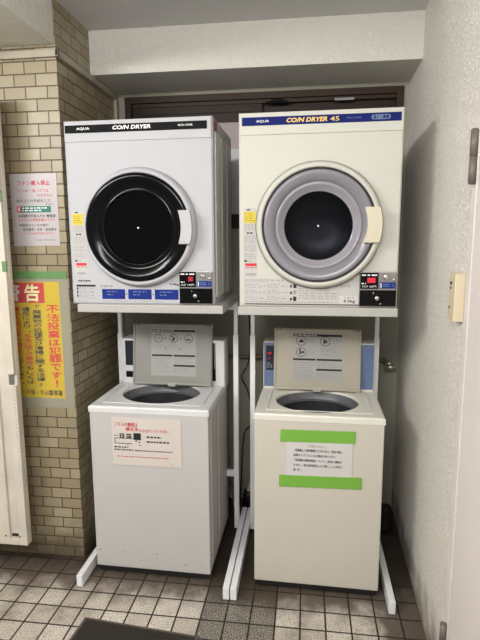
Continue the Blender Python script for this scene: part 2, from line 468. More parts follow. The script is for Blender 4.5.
struct('trim_2', box(new(), (PX, YW - 0.04, 1.2), (PX + 0.018, YW - 0.006, 2.297), 0.004), M_trim)

# window_1: brown aluminium sashes with frosted panes
win = struct('window_1', new(), M_brown)
def ring_box(bm, x0, z0, x1, z1, w, ya, yb, bev=0.002):
    box(bm, (x0, ya, z0), (x0 + w, yb, z1), bev); box(bm, (x1 - w, ya, z0), (x1, yb, z1), bev)
    box(bm, (x0 + w, ya, z1 - w), (x1 - w, yb, z1), bev); box(bm, (x0 + w, ya, z0), (x1 - w, yb, z0 + w), bev); return bm
bm = ring_box(new(), WX0, WZ0, WX1, WZ1, 0.034, YW - 0.012, YW + 0.09)
struct('window_frame', bm, M_brown, win)
bm = new()
for k in range(2): box(bm, (WX0 + 0.034, YW + 0.008 + 0.022 * k, WZ1 - 0.052), (WX1 - 0.034, YW + 0.014 + 0.022 * k, WZ1 - 0.034))
struct('sash_track', bm, M_brown, win)
for i, (a, b, ya) in enumerate(((WX0 + 0.034, 0.02, YW + 0.016), (-0.02, WX1 - 0.034, YW + 0.042))):
    sb = ring_box(new(), a, WZ0 + 0.034, b, WZ1 - 0.045, 0.046, ya, ya + 0.022); box(sb, (a + 0.046, ya + 0.002, WZ1 - 0.142), (b - 0.046, ya + 0.020, WZ1 - 0.091), 0.002)
    s_ = struct('sash', sb, M_brown2, win)
    struct('window_film', box(new(), (a + 0.044, ya + 0.004, WZ0 + 0.075), (b - 0.044, ya + 0.0075, 2.03)), M_film2, s_)
    struct('window_pane', box(new(), (a + 0.04, ya + 0.008, WZ0 + 0.07), (b - 0.04, ya + 0.013, WZ1 - 0.085)), M_frost, s_)
lb = new(); box(lb, (0.04, YW - 0.018, 2.250), (0.16, YW - 0.002, 2.262), 0.003); box(lb, (0.07, YW - 0.024, 2.256), (0.13, YW - 0.006, 2.274), 0.004)
struct('window_latch', lb, M_blackmat, win)
struct('window_sticker', box(new(), (0.40, YW - 0.0135, 2.252), (0.50, YW - 0.0122, 2.264)), M_inkgrey, win)

# door_1 on the right wall
dr = struct('door_1', new(), M_door)
def on_right(bm, y0, y1, z0, z1, t0, t1, bev=0.0):
    a = Matrix.Translation((0.757, 0, 0)) @ Matrix.Rotation(-AR, 4, 'Z')
    return box(bm, (-t1, y0, z0), (-t0, y1, z1), bev, a)
struct('door_frame', on_right(new(), -0.500, -0.462, 0.0, 2.2, 0.0, 0.010, 0.001), M_door, dr)
struct('door_leaf', on_right(new(), -1.40, -0.504, 0.012, 2.15, 0.0, 0.008, 0.001), M_door, dr)
for z0, z1 in ((0.17, 0.305), (1.685, 1.83)):
    h = new(); xh, yh = xr(-0.49) - 0.020, -0.492; g = (z1 - z0) / 2
    tube(h, [(xh, yh, z0), (xh, yh, z0 + g - 0.001)], 0.0105, 16); tube(h, [(xh, yh, z0 + g + 0.001), (xh, yh, z1)], 0.0105, 16)
    tube(h, [(xh, yh, z0 - 0.003), (xh, yh, z1 + 0.003)], 0.0075, 12)
    box(h, (xh, yh - 0.004, z0 + 0.004), (xh + 0.018, yh + 0.004, z1 - 0.004))
    struct('hinge', h, M_hinge, dr)

# ---------------------------------------------------------------- dryers
DW, DD, DH, DZ = 0.62, 0.463, 0.7495, 1.2669
def cabinet_bm(cx, cz, r):
    bm = new(); e = 0.006
    out, inn = holed(bm, e, e, DW - e, DH - e, cx, cz, r, r, lambda x, z: (x, 0.0, z))
    def corner(y, i): return [bm.verts.new(p) for p in ((i, y, i), (DW - i, y, i), (DW - i, y, DH - i), (i, y, DH - i))]
    f0 = corner(0.0, e); f1 = corner(e * 0.9, 0.0); bk = corner(DD, 0.0)
    for a, b in ((f0, f1), (f1, bk)):
        for k in range(4): bm.faces.new((a[k], a[(k + 1) % 4], b[(k + 1) % 4], b[k]))
    bm.faces.new(bk); return bm
def arc_block(cx, cz, r0, r1, h, v0, v1, n=18):
    bm = new(); pts = []; hs = [-h + 2 * h * k / n for k in range(n + 1)]
    for z in hs: pts.append((cx + math.sqrt(r1 * r1 - z * z), cz + z))
    for z in hs[::-1]: pts.append((cx + math.sqrt(r0 * r0 - z * z), cz + z))
    prism(bm, pts, v0, v1, lambda x, z, d: (x, d, z))
    es = [e for e in bm.edges if all(abs(v.co.y - v1) < 1e-6 for v in e.verts)]
    bmesh.ops.bevel(bm, geom=es, offset=0.006, segments=3, profile=0.5, affect='EDGES'); return bm

def side_panel(t, m):
    bm = new()
    for k, (a, b) in enumerate(((0.045, 0.165), (0.190, 0.300), (0.325, 0.435))):
        box(bm, (DW - 0.001, a, 0.03), (DW + 0.0045, b, DH - 0.05), 0.002)
    obj('side_rib_panel', bm, m, t)

def coin_box(t, led_text, price):
    x0, x1, z0, z1 = 0.474, 0.616, 0.006, 0.142; xm = 0.546
    c = obj('coin_box', box(new(), (x0, -0.010, z0), (x1, 0.002, z1), 0.004), M_steel, t)
    obj('display_panel', box(new(), (x0 + 0.003, -0.0125, 0.076), (xm, -0.009, z1 - 0.003), 0.001), M_black, c)
    i = Ink(-0.0129); i.rect(x0 + (0.030 if led_text else 0.040), 0.100, x0 + 0.060, 0.119, M_led if led_text else M_led_dim)
    i.build('timer_display', c)
    i = Ink(-0.0129)
    i.lines(x0 + 0.008, 0.126, x0 + 0.066, 0.133, 1, M_inkwhite, 0.7, 3, 0.014)
    i.build('display_heading', c); i = Ink(-0.0129)
    i.lines(x0 + 0.008, 0.094, x0 + 0.024, 0.1, 1, M_inkwhite, 0.7, 4, 0.01)
    i.text(price, x0 + 0.010, 0.0815, x0 + 0.064, 0.0900, M_inkwhite, 0.0)
    i.build('price_lettering', c)
    s = new(); lathe(s, [(0.0, -0.016), (0.010, -0.016), (0.012, -0.010)], (0.575, 0, 0.122), n=24); box(s, (0.573, -0.0175, 0.112), (0.577, -0.0155, 0.132))
    obj('coin_slot', s, M_gold, c)
    obj('return_button', lathe(new(), [(0.0, -0.015), (0.005, -0.015), (0.006, -0.010)], (0.604, 0, 0.113), n=18), M_gold, c)
    b = obj('coin_label', box(new(), (xm + 0.005, -0.0115, 0.078), (x1 - 0.005, -0.0095, 0.102)), M_blue, c)
    i = Ink(-0.0119); i.rect(xm + 0.008, 0.081, xm + 0.012, 0.099, M_inkwhite); i.lines(xm + 0.016, 0.083, x1 - 0.010, 0.098, 2, M_panel_blue, 0.4, 5, 0.02); i.build('coin_label_print', c)
    obj('lock_plate', box(new(), (x0 + 0.002, -0.0125, z0 + 0.003), (x1 - 0.002, -0.009, 0.071), 0.002), M_black, c)
    k = new(); lathe(k, [(0.020, -0.0125), (0.020, -0.0145), (0.0155, -0.0145)], (0.542, 0, 0.040), n=32)
    obj('lock_ring', k, M_blackmat, c)
    k = new(); lathe(k, [(0.0, -0.020), (0.0075, -0.020), (0.009, -0.017), (0.009, -0.012)], (0.542, 0, 0.040), n=24)
    lathe(k, [(0.0, -0.0145), (0.003, -0.0145), (0.0035, -0.012)], (0.556, 0, 0.018), n=12)
    lathe(k, [(0.0, -0.0145), (0.0025, -0.0145), (0.003, -0.012)], (0.528, 0, 0.060), n=12)
    obj('coin_box_lock', k, M_gold, c)

def caution_strip(t, cream=False):
    i = Ink(-0.0007)
    i.rect(0.017, 0.118, 0.072, 0.392, M_label, 0.0003)
    i.lines(0.030, 0.381, 0.052, 0.388, 1, M_ink, 0.7, 11, 0.01)
    i.rect(0.019, 0.333, 0.066, 0.378, M_yellow_print)
    i.v = -0.0010
    i.lines(0.022, 0.338, 0.063, 0.374, 4, mat('ochre_ink', (150, 128, 30), 0.6), 0.35, 12, 0.010)
    i.lines(0.020, 0.302, 0.068, 0.330, 4, M_inkgrey, 0.4, 13, 0.008)
    i.lines(0.030, 0.290, 0.055, 0.298, 1, M_ink, 0.7, 14, 0.008)
    i.lines(0.020, 0.255, 0.068, 0.286, 4, M_inkgrey, 0.4, 15, 0.008)
    i.lines(0.020, 0.220, 0.068, 0.250, 4, M_inkgrey, 0.4, 16, 0.010)
    i.lines(0.020, 0.190, 0.070, 0.215, 3, M_inkgrey, 0.4, 17, 0.012)
    i.rect(0.020, 0.180, 0.030, 0.187, M_ink); i.lines(0.032, 0.181, 0.050, 0.186, 1, M_inkgrey, 0.8, 18, 0.008)
    i.rect(0.024, 0.163, 0.070, 0.174, M_red); i.lines(0.024, 0.154, 0.071, 0.160, 1, M_red, 0.5, 19, 0.012)
    i.lines(0.026, 0.122, 0.066, 0.138, 1, M_inkgrey, 0.6, 20, 0.005)
    i.build('caution_label', t)

def make_dryer(kind):
    white = kind == 'white'
    m, ms = (M_white, M_white_side) if white else (M_cream, M_cream_side)
    if white:
        t = thing('coin_dryer', 'white front-loading coin dryer with black round door and black title band', 'dryer', (-0.7275, 0.023, DZ), -0.0102)
        cx, cz = 0.311, 0.318
    else:
        t = thing('coin_dryer', 'cream front-loading coin dryer with smoky grey round door and navy title band', 'dryer', (0.0, 0.0, DZ), -0.0075)
        cx, cz = 0.311, 0.320
    obj('cabinet', cabinet_bm(cx, cz, 0.205), m, t)
    if white: side_panel(t, ms)
    obj('upper_fascia', box(new(), (0.004, -0.0045, 0.666), (DW - 0.004, 0.001, DH - 0.003), 0.002), m, t)
    d = new(); lathe(d, [(0.205, 0.0), (0.203, 0.06), (0.235, 0.07), (0.235, 0.36), (0.05, 0.37), (0.0, 0.37)], (cx, 0, cz), n=64)
    for k in range(3):
        a = k * 2 * PI / 3 + 0.5
        box(d, (0.18, 0.09, -0.012), (0.232, 0.35, 0.012), 0.006, Matrix.Translation((cx, 0, cz)) @ Matrix.Rotation(a, 4, 'Y'))
    obj('drum', d, M_drum, t)
    if white:
        door = obj('door', lathe(new(), [(0.2405, 0.002), (0.2400, -0.014), (0.235, -0.030), (0.229, -0.038), (0.220, -0.040), (0.217, -0.030)], (cx, 0, cz)), M_white, t)
        obj('door_shadow_line', lathe(new(), [(0.2435, 0.001), (0.2435, -0.006), (0.240, -0.006)], (cx, 0, cz)), M_inkgrey, door)  # grey band stands in for the shadow line round the door
        obj('door_ring', lathe(new(), [(0.2175, -0.030), (0.217, -0.042), (0.210, -0.047), (0.194, -0.045), (0.172, -0.035), (0.156, -0.027), (0.151, -0.030), (0.147, -0.030), (0.143, -0.018)], (cx, 0, cz)), M_black, door)
        obj('door_glass', lathe(new(), [(0.1445, -0.0190), (0.0, -0.0190)], (cx, 0, cz)), M_glass_black, door)
        zz = -0.020
        obj('door_handle', arc_block(cx, cz, 0.188, 0.232, 0.067, -0.026, -0.058), M_white, door)
    else:
        door = obj('door', lathe(new(), [(0.242, 0.002), (0.2415, -0.016), (0.235, -0.036), (0.228, -0.042), (0.220, -0.042), (0.217, -0.034), (0.216, -0.022)], (cx, 0, cz)), M_cream, t)
        obj('door_shadow_line', lathe(new(), [(0.2455, 0.001), (0.2455, -0.006), (0.2415, -0.006)], (cx, 0, cz)), mat('olive_shadow_line', (120, 116, 100), 0.6), door)  # olive band drawn as the shadow along the door's outer edge
        obj('door_seal', lathe(new(), [(0.2185, -0.024), (0.217, -0.039), (0.2125, -0.039), (0.211, -0.024)], (cx, 0, cz)), M_seal, door)
        r_ = obj('door_ring', lathe(new(), [(0.212, -0.028), (0.209, -0.038), (0.198, -0.040), (0.172, -0.026), (0.166, -0.014)], (cx, 0, cz)), M_grey_ring, door)
        obj('inner_ring', lathe(new(), [(0.167, -0.016), (0.162, -0.022), (0.153, -0.016), (0.138, 0.010), (0.132, 0.012)], (cx, 0, cz)), M_grey_light, door)
        obj('door_glass', lathe(new(), [(0.1345, 0.0115), (0.0, 0.0115)], (cx, 0, cz)), M_glass, door)
        zz = 0.0105
        obj('door_handle', arc_block(cx, cz, 0.183, 0.236, 0.067, -0.020, -0.058), M_handle_beige, door)
    obj('glass_boss', lathe(new(), [(0.0, -0.005), (0.0035, -0.004), (0.004, 0.002)], (cx, zz, cz), n=16), M_inkwhite, door)
    # title band
    band = obj('title_band', box(new(), (0.008 if white else 0.013, -0.0065, 0.700), (0.600 if white else 0.608, -0.004, 0.731), 0.0008), M_blackmat if white else M_navy, t)
    i = Ink(-0.0072)
    if white:
        i.text('AQUA', 0.058, 0.7100, 0.115, 0.7215, M_inkwhite, 0.02); i.build('brand_lettering', band); i = Ink(-0.0072)
        i.text('CO/N DRYER', 0.212, 0.7090, 0.372, 0.7245, M_inkwhite, 0.03, 0.2); i.build('title_lettering', band); i = Ink(-0.0072)
        i.text('MCD-CK50L', 0.484, 0.7130, 0.544, 0.7205, M_inkwhite, 0.01)
    else:
        i.text('AQUA', 0.068, 0.7095, 0.118, 0.7200, M_inkwhite, 0.015); i.build('brand_lettering', band); i = Ink(-0.0072)
        i.text('CO/N DRYER', 0.184, 0.7070, 0.338, 0.7240, M_inkgold, 0.035, 0.2)
        i.text('45', 0.348, 0.7070, 0.382, 0.7235, M_inkgold, 0.010); i.build('title_lettering', band); i = Ink(-0.0072)
        i.text('MCD-CK45', 0.410, 0.7125, 0.462, 0.7195, mat('faint_blue_ink', (96, 110, 168), 0.5), 0.0); i.build('model_lettering', band); i = Ink(-0.0072)
        i.rect(0.508, 0.7065, 0.560, 0.7245, M_panel_blue); i.disc(0.508, 0.7155, 0.009, M_panel_blue); i.disc(0.560, 0.7155, 0.009, M_panel_blue)
        i.v = -0.0076; i.text('コイン専用', 0.506, 0.7095, 0.562, 0.7215, M_navy, 0.02)
    i.build('model_lettering' if white else 'badge', band)
    caution_strip(t)
    if white:
        i = Ink(-0.0008)
        i.lines(0.030, 0.094, 0.085, 0.103, 1, M_ink, 0.7, 31, 0.006)
        i.rect(0.020, 0.074, 0.106, 0.082, M_ink); i.rect(0.020, 0.024, 0.106, 0.026, M_inkgrey)
        for k in range(3):
            i.rect(0.021, 0.030 + 0.015 * k, 0.027, 0.041 + 0.015 * k, M_ink)
            i.lines(0.032, 0.029 + 0.015 * k, 0.074, 0.041 + 0.015 * k, 2, M_inkgrey, 0.4, 32 + k, 0.01)
            i.lines(0.082, 0.032 + 0.015 * k, 0.102, 0.041 + 0.015 * k, 1, M_inkgrey, 0.6, 36 + k, 0.01)
        i.lines(0.024, 0.010, 0.090, 0.016, 1, M_inkgrey, 0.5, 40, 0.012)
        i.lines(0.128, 0.074, 0.20, 0.080, 1, M_ink, 0.5, 41, 0.012)
        i.lines(0.135, 0.011, 0.40, 0.017, 1, M_inkgrey, 0.5, 42, 0.014)
        i.build('instruction_print', t); i = Ink(-0.0008)
        i.text('5.0kg', 0.432, 0.079, 0.470, 0.092, M_ink, 0.02)
        i.lines(0.440, 0.097, 0.468, 0.103, 1, M_inkgrey, 0.6, 43, 0.012)
        i.build('capacity_lettering', t)
        for k, x in enumerate((0.134, 0.250, 0.366)):
            p = obj('blue_label', box(new(), (x, -0.0010, 0.022), (x + 0.102, 0.0005, 0.064)), M_blue, t)
            q = Ink(-0.0014); q.lines(x + 0.022, 0.050, x + 0.08, 0.057, 1, M_panel_blue, 0.6, 50 + k, 0.012); q.lines(x + 0.022, 0.037, x + 0.05, 0.044, 1, M_panel_blue, 0.6, 55 + k, 0.012); q.build('blue_label_print', p)
        i = Ink(-0.0010); i.disc(0.243, 0.043, 0.003, M_blue); i.build('arrow_print', t); i = Ink(-0.0010); i.disc(0.359, 0.043, 0.003, M_blue); i.build('arrow_print', t)
        bm = new(); box(bm, (DW + 0.0046, 0.035, 0.700), (DW + 0.0055, 0.072, 0.742))
        obj('side_label', bm, mat('dark_red_label', (150, 66, 62), 0.5), t)
    else:
        i = Ink(-0.0008)
        i.rect(0.018, 0.008, 0.474, 0.114, M_label, 0.0003)
        i.rect(0.022, 0.1005, 0.118, 0.1115, mat('pale_grey_ink', (176, 174, 172), 0.6))
        i.lines(0.126, 0.103, 0.20, 0.109, 1, M_inkgrey, 0.6, 61, 0.02)
        for k in range(3):
            z = 0.074 - 0.024 * k
            for x in (0.022, 0.112):
                i.lines(x, z, x + 0.052, z + 0.020, 3, M_inkgrey, 0.36, 62 + k, 0.014); i.lines(x + 0.058, z + 0.004, x + 0.082, z + 0.012, 1, M_inkgrey, 0.5, 66 + k, 0.014)
        for k in range(3):
            i.rect(0.204, 0.026 + 0.026 * k, 0.212, 0.036 + 0.026 * k, M_ink); i.rect(0.217, 0.024 + 0.026 * k, 0.230, 0.042 + 0.026 * k, M_ink if k != 1 else M_inkgrey)
        i.lines(0.236, 0.030, 0.40, 0.090, 6, M_inkgrey, 0.38, 70, 0.016)
        i.rect(0.022, 0.0085, 0.474, 0.0125, M_ink)
        i.lines(0.022, 0.017, 0.36, 0.022, 1, M_inkgrey, 0.6, 72, 0.012)
        i.v = -0.0011; i.rect(0.400, 0.014, 0.472, 0.046, M_paper)
        i.v = -0.0014; i.text('4.5kg', 0.414, 0.017, 0.460, 0.032, M_ink, 0.02); i.lines(0.416, 0.036, 0.458, 0.043, 1, M_inkgrey, 0.6, 73, 0.012)
        i.lines(0.400, 0.080, 0.440, 0.092, 2, M_inkgrey, 0.5, 74, 0.016)
        i.build('instruction_label', t)
    coin_box(t, '' if white else 'lit', '20分 100円' if not white else '15分 100円')
    return t

def make_stand(xc, label, y0, y1, rz=0.0):
    t = thing('dryer_stand', label, 'dryer stand', (xc, 0.0, 0.0), rz, 'white steel stands under the dryers')
    top = DZ
    sh = new(); box(sh, (-0.315, y0 - 0.008, top - 0.016), (0.315, y1, top), 0.003)
    box(sh, (-0.315, y0 - 0.008, top - 0.034), (0.315, y0 + 0.016, top - 0.012), 0.003)
    box(sh, (-0.315, y0, top - 0.034), (-0.294, y1, top - 0.012), 0.003); box(sh, (0.294, y0, top - 0.034), (0.315, y1, top - 0.012), 0.003)
    obj('shelf', sh, mat('shelf_paint', (176, 174, 168), 0.42), t)
    for s in (-1, 1):
        x = 0.304 * s; xf = 0.331 * s
        p = obj('post', box(new(), (x - 0.0095, 0.451, 0.30), (x + 0.0095, 0.478, top - 0.014), 0.002), M_stand, t)
        obj('sleeve', box(new(), (x - 0.0125, 0.446, 0.012), (x + 0.0125, 0.484, 1.062), 0.002), M_stand, p)
        f = obj('foot', box(new(), (xf - 0.0135, -0.09, 0.005), (xf + 0.0135, 0.585, 0.059), 0.002), M_stand, t)
        for ya, yc in ((-0.083, -0.050), (0.53, 0.57)): obj('rubber_foot', box(new(), (xf - 0.011, ya, 0.0), (xf + 0.011, yc, 0.006), 0.002), M_rubber, f)
    for za, zc in ((0.30, 0.335), (1.19, 1.23)): obj('crossbar', box(new(), (-0.304, 0.455, za), (0.304, 0.474, zc), 0.002), M_stand, t)
    return t
make_stand(-0.385, 'white steel stand carrying the white dryer, its feet astride the white washer', 0.012, 0.49)
make_stand(0.309, 'white steel stand carrying the cream dryer, its feet astride the ivory washer', -0.006, 0.475)
make_dryer('white'); make_dryer('cream')

# ---------------------------------------------------------------- washers
def make_washer(kind):
    left = kind == 'left'
    W, D, H = (0.546, 0.50, 0.8125) if left else (0.543, 0.50, 0.8125)
    if left:
        t = thing('top_loading_washer', 'white top-loading washing machine with lid up, red and black notice on front', 'washing machine', (-0.6845, 0.022, 0.0), -0.012)
        body, top = M_w1, M_w1top
    else:
        t = thing('top_loading_washer', 'ivory top-loading washing machine with lid up, notice under green tape on front', 'washing machine', (0.0550, 0.009, 0.0), -0.018)
        body, top = M_w2, M_w2top
    # body
    bb = box(new(), (0.003, 0.002, 0.036), (W - 0.003, D - 0.004, 0.790), 0.006, seg=3)
    bmesh.ops.delete(bb, geom=[f for f in bb.faces if f.calc_center_median().z > 0.7835], context='FACES')
    obj('body', bb, body, t)
    if left:
        bm = new(); box(bm, (W - 0.004, 0.05, 0.06), (W - 0.0005, 0.20, 0.76), 0.0015); box(bm, (W - 0.004, 0.225, 0.06), (W + 0.0005, 0.44, 0.76), 0.0015)
        obj('side_panel', bm, body, t)
    base = obj('base', box(new(), (0.012, 0.010, 0.012), (W - 0.012, D - 0.02, 0.040)), M_rubber, t)  # solid black kick; under the ivory washer it fills an open, shaded gap
    for x in (0.05, W - 0.05):
        for y in (0.045, D - 0.05):
            obj('levelling_foot', lathe(new(), [(0.0, 0.0), (0.022, 0.0), (0.020, 0.020), (0.0, 0.020)], (x, y, 0.0), 'z', 20), M_rubber, base)
    # top deck with round opening
    cx, cy, rx, ry = W / 2 - 0.004 if left else 0.266, 0.232 if left else 0.205, 0.188, 0.168
    bm = new(); e = 0.007
    def deck(x, y):
        return (x, y, H + (0.006 * max(0.0, 1 - abs(y - e) / 0.03) if False else 0.0))
    out, inn = holed(bm, e, e, W - e, D - e, cx, cy, rx, ry, deck)
    def rect(z, i): return [bm.verts.new(p) for p in ((i, i, z), (W - i, i, z), (W - i, D - i, z), (i, D - i, z))]
    a = rect(H, e); b = rect(H - 0.003, 0.002); c = rect(H - 0.007, 0.0); d = rect(0.784, 0.0); f = rect(0.782, 0.004)
    for p, q in ((a, b), (b, c), (c, d), (d, f)):
        for k in range(4): bm.faces.new((p[k], p[(k + 1) % 4], q[(k + 1) % 4], q[k]))
    lathe(bm, [(1.0, H), (0.985, H - 0.004), (0.978, H - 0.010)], (cx, cy, 0), 'z', 72, rx, ry)
    tp = obj('top_deck', bm, top, t)
    for x in ((0.040, W - 0.046) if left else (0.048, W - 0.052)):
        obj('deck_rib', box(new(), (x, 0.06, H - 0.001), (x + 0.006, 0.33, H + 0.004), 0.0018), top, tp)
    obj('deck_rib', box(new(), (0.05, 0.050, H - 0.001), (W - 0.05, 0.055, H + 0.0025), 0.001), top, tp)
    # tub
    obj('tub_ring', lathe(new(), [(0.980, H - 0.009), (0.965, H - 0.020), (0.955, H - 0.024), (0.95, H - 0.045), (0.90, H - 0.050)], (cx, cy, 0), 'z', 72, rx, ry), M_tubring, t)
    tb = lathe(new(), [(0.93, H - 0.044), (0.92, H - 0.07), (0.93, H - 0.09), (0.92, H - 0.11), (0.93, H - 0.14), (0.92, H - 0.40), (0.3, H - 0.43), (0.0, H - 0.40)], (cx, cy, 0), 'z', 72, rx, ry)
    obj('tub', tb, M_tub, t)
    # lid, hinged at the back of the opening and standing up
    hy = 0.338 if left else 0.342
    lx0, lx1 = (0.084, 0.492) if left else (0.056, 0.470)
    hz, LH = (H + 0.004), (0.310 if left else 0.300)
    ML = Matrix.Translation((0, hy, hz)) @ Matrix.Rotation(math.radians(-7), 4, 'X')
    lidm = mat('lid_grey_shaded', (148, 146, 140), 0.4) if left else mat('lid_beige_shaded', (174, 167, 150), 0.4)  # greyer inner plastic, darkened further to hold the shelf's shade
    lb = new(); box(lb, (lx0, 0.0, 0.0), (lx1, 0.022, LH), 0.006, seg=3)
    # raised rim of the lid underside
    ring_box(lb, lx0 + 0.002, 0.003, lx1 - 0.002, LH - 0.003, 0.010, -0.006, 0.004, 0.003)
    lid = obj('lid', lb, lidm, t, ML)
    hm = mat('hinge_grey', (170, 166, 160), 0.5); cxl = (lx0 + lx1) / 2
    obj('lid_catch', box(new(), (cxl - 0.018, -0.012, -0.004), (cxl + 0.022, 0.002, 0.010), 0.003), hm, lid, ML)
    for x in (lx0 + 0.012, lx1 - 0.012): obj('lid_hinge', tube(new(), [(x - 0.010, 0.006, 0.001), (x + 0.010, 0.006, 0.001)], 0.006, 12), hm, lid, ML)
    for x, z in ((lx0 + 0.014, LH - 0.008), (lx1 - 0.014, LH - 0.008), (lx0 + 0.03, LH - 0.008), (lx1 - 0.03, LH - 0.008)):
        obj('lid_screw', lathe(new(), [(0.0, -0.0075), (0.003, -0.0075), (0.0035, -0.005)], (x, 0, z), n=10), M_blackmat, lid, ML)
    # instruction sheet in the lid
    i = Ink(-0.0010)
    sx0 = lx0 + (0.100 if left else 0.093); sx1 = sx0 + (0.222 if left else 0.232); zt = 0.280 if left else 0.272
    i.rect(sx0 - 0.004, 0.048, sx1 + 0.004, zt + 0.006, mat('sheet_grey', (168, 166, 161), 0.5), 0.0004)
    i.rect(sx0, zt - 0.010, sx1, zt, M_ink)
    i.v = -0.0013; i.lines(sx0 + 0.006, zt - 0.008, sx0 + 0.12, zt - 0.002, 1, M_inkwhite, 0.5, 80, 0.012); i.v = -0.0010
    if left:
        for k in range(3):
            cxx = sx0 + 0.034 + 0.077 * k; i.ring(cxx, 0.236, 0.019, 0.0215, M_ink)
            i.disc(cxx + 0.036, 0.236, 0.0035, M_ink) if k < 2 else None
            i.lines(sx0 + 0.006 + 0.077 * k, 0.188, sx0 + 0.060 + 0.077 * k, 0.208, 3, M_inkgrey, 0.35, 81 + k, 0.012)
            i.lines(sx0 + 0.012 + 0.077 * k, 0.258, sx0 + 0.05 + 0.077 * k, 0.266, 1, M_inkgrey, 0.4, 84 + k, 0.012)
        i.ring(sx0 + 0.034, 0.236, 0.003, 0.0045, M_ink); i.rect(sx0 + 0.033, 0.238, sx0 + 0.035, 0.250, M_inkgrey)
        i.rect(sx0 + 0.103, 0.224, sx0 + 0.116, 0.236, M_ink); i.rect(sx0 + 0.110, 0.236, sx0 + 0.120, 0.243, M_ink); i.disc(sx0 + 0.104, 0.246, 0.004, M_ink)
        i.rect(sx0 + 0.174, 0.228, sx0 + 0.200, 0.234, M_ink); i.disc(sx0 + 0.187, 0.240, 0.007, M_inkgrey)
        for k in range(2): i.disc(sx0 + 0.070 + 0.077 * k, 0.186, 0.003, M_ink)
        i.rect(sx0, 0.146, sx0 + 0.106, 0.155, M_ink); i.rect(sx0 + 0.112, 0.146, sx1, 0.155, M_ink); i.rect(sx0 + 0.112, 0.096, sx1, 0.105, M_ink)
        i.lines(sx0 + 0.010, 0.064, sx0 + 0.100, 0.140, 7, M_inkgrey, 0.35, 90, 0.014); i.lines(sx0 + 0.118, 0.112, sx1 - 0.004, 0.140, 3, M_inkgrey, 0.35, 91, 0.014); i.lines(sx0 + 0.112, 0.064, sx1 - 0.01, 0.090, 3, M_inkgrey, 0.4, 92, 0.014)
    else:
        for k, (ax, az) in enumerate(((0.038, 0.240), (0.152, 0.240), (0.038, 0.186))):
            i.ring(sx0 + ax, az, 0.021, 0.0235, M_ink); i.lines(sx0 + ax + 0.030, az - 0.014, sx0 + ax + 0.066, az + 0.014, 3, M_inkgrey, 0.35, 93 + k, 0.010)
        i.rect(sx0 + 0.027, 0.232, sx0 + 0.050, 0.240, M_ink); i.rect(sx0 + 0.032, 0.240, sx0 + 0.045, 0.246, M_ink)
        i.rect(sx0 + 0.144, 0.228, sx0 + 0.152, 0.250, M_ink); i.rect(sx0 + 0.153, 0.232, sx0 + 0.162, 0.243, M_ink)
        i.disc(sx0 + 0.033, 0.198, 0.0045, M_ink); i.rect(sx0 + 0.030, 0.174, sx0 + 0.037, 0.193, M_ink); i.rect(sx0 + 0.040, 0.180, sx0 + 0.052, 0.190, M_ink)
        i.lines(sx0 + 0.134, 0.168, sx0 + 0.20, 0.204, 4, M_inkgrey, 0.35, 97, 0.012)
        i.rect(sx0, 0.146, sx0 + 0.106, 0.155, M_ink); i.rect(sx0 + 0.112, 0.146, sx1, 0.155, M_ink); i.rect(sx0 + 0.112, 0.098, sx1, 0.107, M_ink)
        i.lines(sx0 + 0.006, 0.056, sx0 + 0.100, 0.140, 7, M_inkgrey, 0.35, 98, 0.014); i.lines(sx0 + 0.118, 0.112, sx1 - 0.004, 0.140, 3, M_inkgrey, 0.35, 99, 0.014); i.lines(sx0 + 0.116, 0.058, sx1 - 0.01, 0.090, 3, M_inkgrey, 0.4, 100, 0.014)
        i.v = -0.0073
    i.lines(lx0 + 0.055, LH - 0.011, lx0 + 0.125, LH - 0.006, 1, M_inkgrey, 0.8, 101, 0.010)
    i.build('instruction_sheet', lid, ML)
    # control console behind the lid
    by = 0.378
    if left: c0, c1, ct = 0.018, W + 0.004, 1.043
    else: c0, c1, ct = 0.003, W - 0.008, 1.046
    con = obj('control_console', box(new(), (c0, by, 0.80), (c1, D - 0.004, ct), 0.006, seg=3), top, t)
    if left:
        obj('control_panel', box(new(), (c0 + 0.018, by - 0.003, 0.905), (c0 + 0.20, by + 0.002, 1.034), 0.002), mat('panel_dark_blue', (26, 30, 44), 0.35), con)
        obj('switch_panel', box(new(), (c0 + 0.018, by - 0.003, 0.842), (c0 + 0.06, by + 0.002, 0.874), 0.002), M_blackmat, con)
        obj('coin_panel', box(new(), (0.36, by - 0.003, 0.836), (0.505, by + 0.002, 1.03), 0.002), M_blackmat, con)
        obj('coin_panel_edge', box(new(), (0.499, by - 0.005, 0.90), (0.5025, by - 0.001, 1.03)), M_steel, con)
    else:
        obj('control_panel', box(new(), (c0 + 0.004, by - 0.003, 0.822), (c1 - 0.004, by + 0.002, 1.041), 0.002), M_panel_blue, con)
        obj('display', box(new(), (c0 + 0.014, by - 0.006, 0.905), (c0 + 0.12, by - 0.002, 1.028), 0.002), mat('panel_dark_blue', (26, 30, 44), 0.35), con)
        i = Ink(by - 0.0066); i.rect(c0 + 0.020, 0.985, c0 + 0.040, 0.994, M_led_dim); i.rect(c0 + 0.022, 0.960, c0 + 0.034, 0.966, M_led_dim); i.lines(c0 + 0.018, 0.915, c0 + 0.045, 0.945, 3, M_inkgrey, 0.4, 103, 0.01); i.build('display_light', con)
    return t
w1 = make_washer('left'); w2 = make_washer('right')

